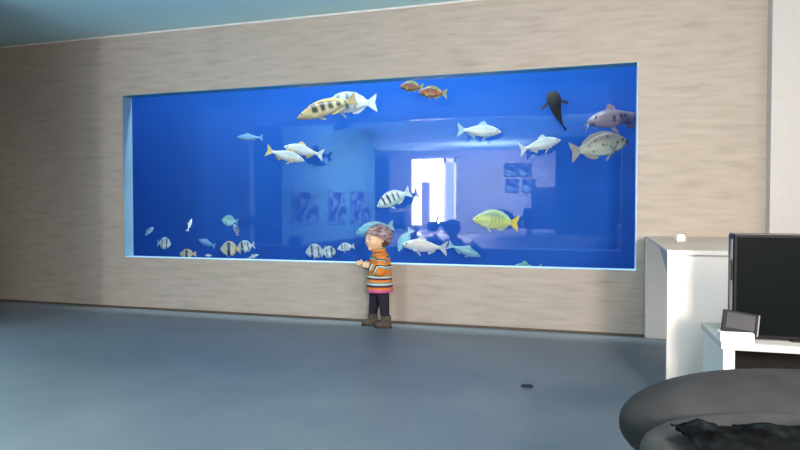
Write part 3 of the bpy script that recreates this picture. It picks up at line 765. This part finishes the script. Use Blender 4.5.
# ------------------------------------------------------------------ the child
SKIN = plain('child_skin', (.86, .56, .36), .55, noise=.04, scale=30)
def stripes():
    m, n, b = nt('striped_knit'); uvn = n.nodes.new('ShaderNodeUVMap'); sp = n.nodes.new('ShaderNodeSeparateXYZ')
    lk(n, uvn.outputs[0], sp.inputs[0]); r = n.nodes.new('ShaderNodeValToRGB'); r.color_ramp.interpolation = 'CONSTANT'
    O = (.72, .22, .035); D = (.03, .03, .06); T = (.10, .42, .44); W = (.70, .70, .66); G = (.13, .30, .12); Rr = (.35, .06, .05); P = (.62, .10, .28); Yl = (.75, .42, .07)
    st = [(0, G), (.04, O), (.13, D), (.16, T), (.19, O), (.30, Yl), (.33, D), (.37, W), (.40, T), (.43, O), (.58, G), (.61, W), (.645, D), (.69, O), (.76, T), (.79, W), (.82, D), (.86, Rr), (.88, O), (.93, P)]
    e = r.color_ramp.elements
    e[0].position = 0; e[0].color = st[0][1] + (1,); e[1].position = st[1][0]; e[1].color = st[1][1] + (1,)
    for p, c in st[2:]:
        x = e.new(p); x.color = c + (1,)
    lk(n, sp.outputs['Y'], r.inputs[0]); lk(n, r.outputs[0], b.inputs['Base Color']); b.inputs['Roughness'].default_value = .9
    no = n.nodes.new('ShaderNodeTexNoise'); no.inputs['Scale'].default_value = 60; bp = n.nodes.new('ShaderNodeBump'); bp.inputs['Strength'].default_value = .3; bp.inputs['Distance'].default_value = .005
    lk(n, no.outputs['Fac'], bp.inputs['Height']); lk(n, bp.outputs['Normal'], b.inputs['Normal'])
    return m
KNIT = stripes()
LEG = plain('dark_leggings', (.022, .014, .028), .8, noise=.2)
BOOT = plain('brown_boot', (.10, .072, .058), .8, noise=.25, scale=30)
SOLE = plain('boot_sole', (.05, .04, .035), .8)
HAT = ramp_noise('mottled_knit_hat', [(.35, (.15, .10, .10)), (.5, (.33, .225, .235)), (.65, (.52, .40, .42))], (1, 1, 3), 22, 4, .95, .05, .6)
HAIR = plain('brown_hair', (.10, .05, .03), .6, noise=.3, scale=60)

foot = atY(378, 326.5, 4.74); foot.z = 0
d = ray(378, 326.5); k = -CAMZ / d.z; foot = CO + d * k; foot.z = 0
# --- body: one continuous surface. local axes: -x is the way the child faces, -y the viewer's side
HC = Vector((-.012, 0, .722)); HR = (.092, .080, .102)
FACE = Matrix.Rotation(math.radians(38), 3, 'Z') @ Matrix.Rotation(math.radians(-6), 3, 'Y')     # face turned part-way to the viewer
def hd(v): return HC + FACE @ Vector(v)
NA = [(.035, -.085, .56), (.022, -.130, .462), (-.060, -.120, .497)]
FA = [(0, .075, .56), (-.055, .105, .485), (-.122, .100, .500)]
b = bmesh.new()
ell(b, HC, HR, 24, 16, M4=FACE.to_4x4())
ell(b, hd((-.03, 0, -.038)), (.062, .058, .058), 16, 10, M4=FACE.to_4x4())          # jaw and cheeks
for s in (-1, 1): ell(b, hd((-.058, s * .034, -.03)), (.028, .026, .026), 12, 8)
ell(b, hd((-.094, 0, -.014)), (.014, .012, .013), 12, 8); ell(b, hd((-.090, 0, .002)), (.010, .009, .016), 10, 8)   # nose
for s in (-1, 1): ell(b, hd((.0, s * .083, -.01)), (.017, .008, .024), 10, 8, M4=FACE.to_4x4())   # ears
ell(b, hd((-.084, 0, -.046)), (.010, .020, .006), 10, 6, M4=FACE.to_4x4())
ell(b, hd((-.082, 0, -.058)), (.011, .016, .006), 10, 6, M4=FACE.to_4x4()); ell(b, hd((-.072, 0, -.078)), (.018, .022, .015), 10, 6)
sm_tube(b, [(.008, 0, .66, .042), (.012, 0, .60, .042), (.015, 0, .55, .05)])
sm_tube(b, [(.015, 0, .60, .045, .045), (.015, 0, .565, .085, .065), (.015, 0, .48, .085, .078), (.012, 0, .39, .09, .088), (.012, 0, .31, .085, .085), (.012, 0, .27, .06, .06)])
for P3, s in ((NA, -1), (FA, 1)):
    sm_tube(b, [P3[0] + (.036,), P3[1] + (.029,), P3[2] + (.019,)], 6)
    w = Vector(P3[2]); dr_ = (Vector(P3[2]) - Vector(P3[1])).normalized()
    sd = Vector((0, 0, 1)) - dr_ * dr_.z; sd.normalize()
    nrm = dr_.cross(sd)
    pc = w + dr_ * .020
    rot = Matrix((dr_, sd, nrm)).transposed().to_4x4()
    ell(b, pc, (.024, .019, .011), 12, 8, M4=rot)
    for i, (off, ln) in enumerate(((.0145, .026), (.005, .030), (-.005, .028), (-.0145, .022))):
        a0 = pc + dr_ * .014 + sd * off; a1 = a0 + dr_ * ln * .55 + sd * off * .15; a2 = a1 + dr_ * ln * .45 - nrm * s * -.006
        tube(b, [a0, a1, a2], [.0056, .0053, .0042], 8)
    a0 = pc - dr_ * .006 + sd * .014; a1 = a0 + sd * .014 + dr_ * .010; a2 = a1 + dr_ * .014 + sd * .002
    tube(b, [a0, a1, a2], [.0066, .006, .0048], 8)
LN = [(.040, -.046, .31), (.052, -.050, .17), (.064, -.050, .05)]
LF = [(-.015, .046, .31), (-.034, .050, .17), (-.048, .050, .05)]
for P3 in (LN, LF):
    sm_tube(b, [P3[0] + (.044,), P3[1] + (.034,), P3[2] + (.024,)], 6)
    a = Vector(P3[2]); sm_tube(b, [(a.x + .014, a.y, .032, .024), (a.x - .025, a.y, .028, .024), (a.x - .055, a.y, .022, .018)], 4)
child = fuse('person', b, SKIN, .0034, None, 2)
child.location = foot; child.rotation_euler = (0, 0, TH)
tag(child, 'small child in a striped orange jumper and knit hat standing at the aquarium', 'person')
def cl_(name, bm, mat, smooth=True): return link(name, bm, mat, child, smooth)
# eyes, brows, mouth
for s in (-1, 1):
    b = bmesh.new(); ell(b, hd((-.0845, s * .030, .006)), (.006, .011, .0075), 12, 8, M4=FACE.to_4x4()); ey = cl_('eye', b, plain('eye_white', (.85, .82, .78), .3))
    b = bmesh.new(); ell(b, hd((-.0895, s * .030, .006)), (.003, .0055, .006), 10, 6, M4=FACE.to_4x4()); o = link('iris', b, plain('dark_iris', (.03, .02, .015), .2), ey, True)
    b = bmesh.new(); tube(b, [hd((-.086, s * .016, .026)), hd((-.086, s * .030, .030)), hd((-.078, s * .044, .026))], [.002, .0028, .0015], 6); cl_('eyebrow', b, HAIR)
b = bmesh.new(); tube(b, [hd((-.088, -.018, -.050)), hd((-.0955, -.006, -.053)), hd((-.0955, .006, -.053)), hd((-.088, .018, -.050))], [.0015, .0035, .0035, .0015], 8); cl_('mouth', b, plain('lips', (.55, .20, .17), .5))
# hair under the hat
b = bmesh.new(); ell(b, HC + FACE @ Vector((.022, 0, -.01)), (.084, .085, .085), 20, 14, M4=FACE.to_4x4())
for v in b.verts:
    q = FACE.inverted() @ (v.co - HC)
    if q.x < -.02: v.co = HC + FACE @ Vector((-.02, q.y * .9, q.z))
cl_('hair', b, HAIR)
# hat: slouchy dome with a rolled brim, tipped back
TILT = FACE @ Matrix.Rotation(math.radians(34), 3, 'Y')
b = bmesh.new(); rings = []
prof = [(-.012, .101), (.01, .104), (.035, .104), (.06, .098), (.082, .083), (.098, .060), (.108, .034), (.112, .008)]
for z, r_ in smooth_path(prof, 3):
    rings.append([b.verts.new(HC + TILT @ Vector((math.cos(a) * r_ * 1.02 + .012 + z * .22, math.sin(a) * r_ * .92, z + .014))) for a in [2 * PI * k / 32 for k in range(32)]])
for i in range(len(rings) - 1):
    for k in range(32): b.faces.new((rings[i][k], rings[i][(k + 1) % 32], rings[i + 1][(k + 1) % 32], rings[i + 1][k]))
b.faces.new(rings[-1]); hat = cl_('hat', b, HAT)
b = bmesh.new(); n = 32; pts = [HC + TILT @ Vector((math.cos(2 * PI * k / n) * .104 + .012, math.sin(2 * PI * k / n) * .096, .006)) for k in range(n)]
rg = []
for k in range(n):
    c = pts[k]; o_ = (c - (HC + TILT @ Vector((.012, 0, .006)))).normalized(); z_ = TILT @ Vector((0, 0, 1))
    rg.append([b.verts.new(c + o_ * .011 * math.cos(a) + z_ * .019 * math.sin(a)) for a in [2 * PI * j / 10 for j in range(10)]])
for k in range(n):
    for j in range(10): b.faces.new((rg[k][j], rg[(k + 1) % n][j], rg[(k + 1) % n][(j + 1) % 10], rg[k][(j + 1) % 10]))
bmesh.ops.recalc_face_normals(b, faces=b.faces); link('hat_brim', b, HAT, hat, True)
# jumper
b = bmesh.new(); uv = b.loops.layers.uv.new('UVMap')
sm_tube(b, [(.010, 0, .622, .052, .052), (.014, 0, .600, .060, .056), (.016, 0, .570, .102, .080), (.016, 0, .50, .104, .092), (.014, 0, .42, .106, .100), (.013, 0, .34, .112, .106), (.013, 0, .287, .114, .110)], 5, seg=28, uv=uv)
cl_('jumper', b, KNIT)
for P3 in (NA, FA):
    b = bmesh.new(); uv = b.loops.layers.uv.new('UVMap')
    v = Vector(P3[2]) + (Vector(P3[2]) - Vector(P3[1])).normalized() * .004
    s0 = Vector(P3[0]) + Vector((0, -.0 if P3 is NA else 0, .012))
    sm_tube(b, [tuple(s0) + (.050,), tuple(Vector(P3[0]).lerp(Vector(P3[1]), .5)) + (.046,), P3[1] + (.042,), tuple(Vector(P3[1]).lerp(Vector(P3[2]), .6)) + (.036,), tuple(v) + (.030,)], 5, seg=18, uv=uv, v0=.03, v1=.86)
    cl_('sleeve', b, KNIT)
b = bmesh.new(); uv = b.loops.layers.uv.new('UVMap')
tube(b, [(.008, 0, .606), (.008, 0, .626), (.006, 0, .640)], [(.058, .058), (.058, .058), (.054, .054)], 24, uv=uv, v0=.15, v1=.02); cl_('collar', b, KNIT)
# leggings
b = bmesh.new()
sm_tube(b, [(.012, 0, .36, .086, .088), (.012, 0, .30, .088, .084), (.012, 0, .26, .07, .06)], 4, seg=20)
for P3 in (LN, LF): sm_tube(b, [(P3[0][0], P3[0][1], .315, .054, .054), P3[1] + (.042,), (P3[2][0], P3[2][1], .055, .032)], 6, seg=16)
fuse('leggings', b, LEG, .006, child, 2)
# boots
for P3 in (LN, LF):
    a = Vector(P3[2]); b = bmesh.new()
    sm_tube(b, [(a.x + .002, a.y, .098, .043, .044), (a.x + .003, a.y, .06, .040, .042), (a.x + .003, a.y, .028, .038, .044), (a.x + .003, a.y, .012, .036, .044)], 4, seg=16)
    ell(b, (a.x - .035, a.y, .026), (.055, .037, .027), 16, 10); ell(b, (a.x + .004, a.y, .026), (.046, .037, .026), 16, 10)
    bt = fuse('boot', b, BOOT, .005, child, 3)
    pts = [(a.x - .02 + (.074 if math.cos(q) > 0 else .072) * math.cos(q), a.y + .040 * math.sin(q)) for q in [2 * PI * k / 24 for k in range(24)]]
    link('sole', prism(pts, 0, .011), SOLE, bt)
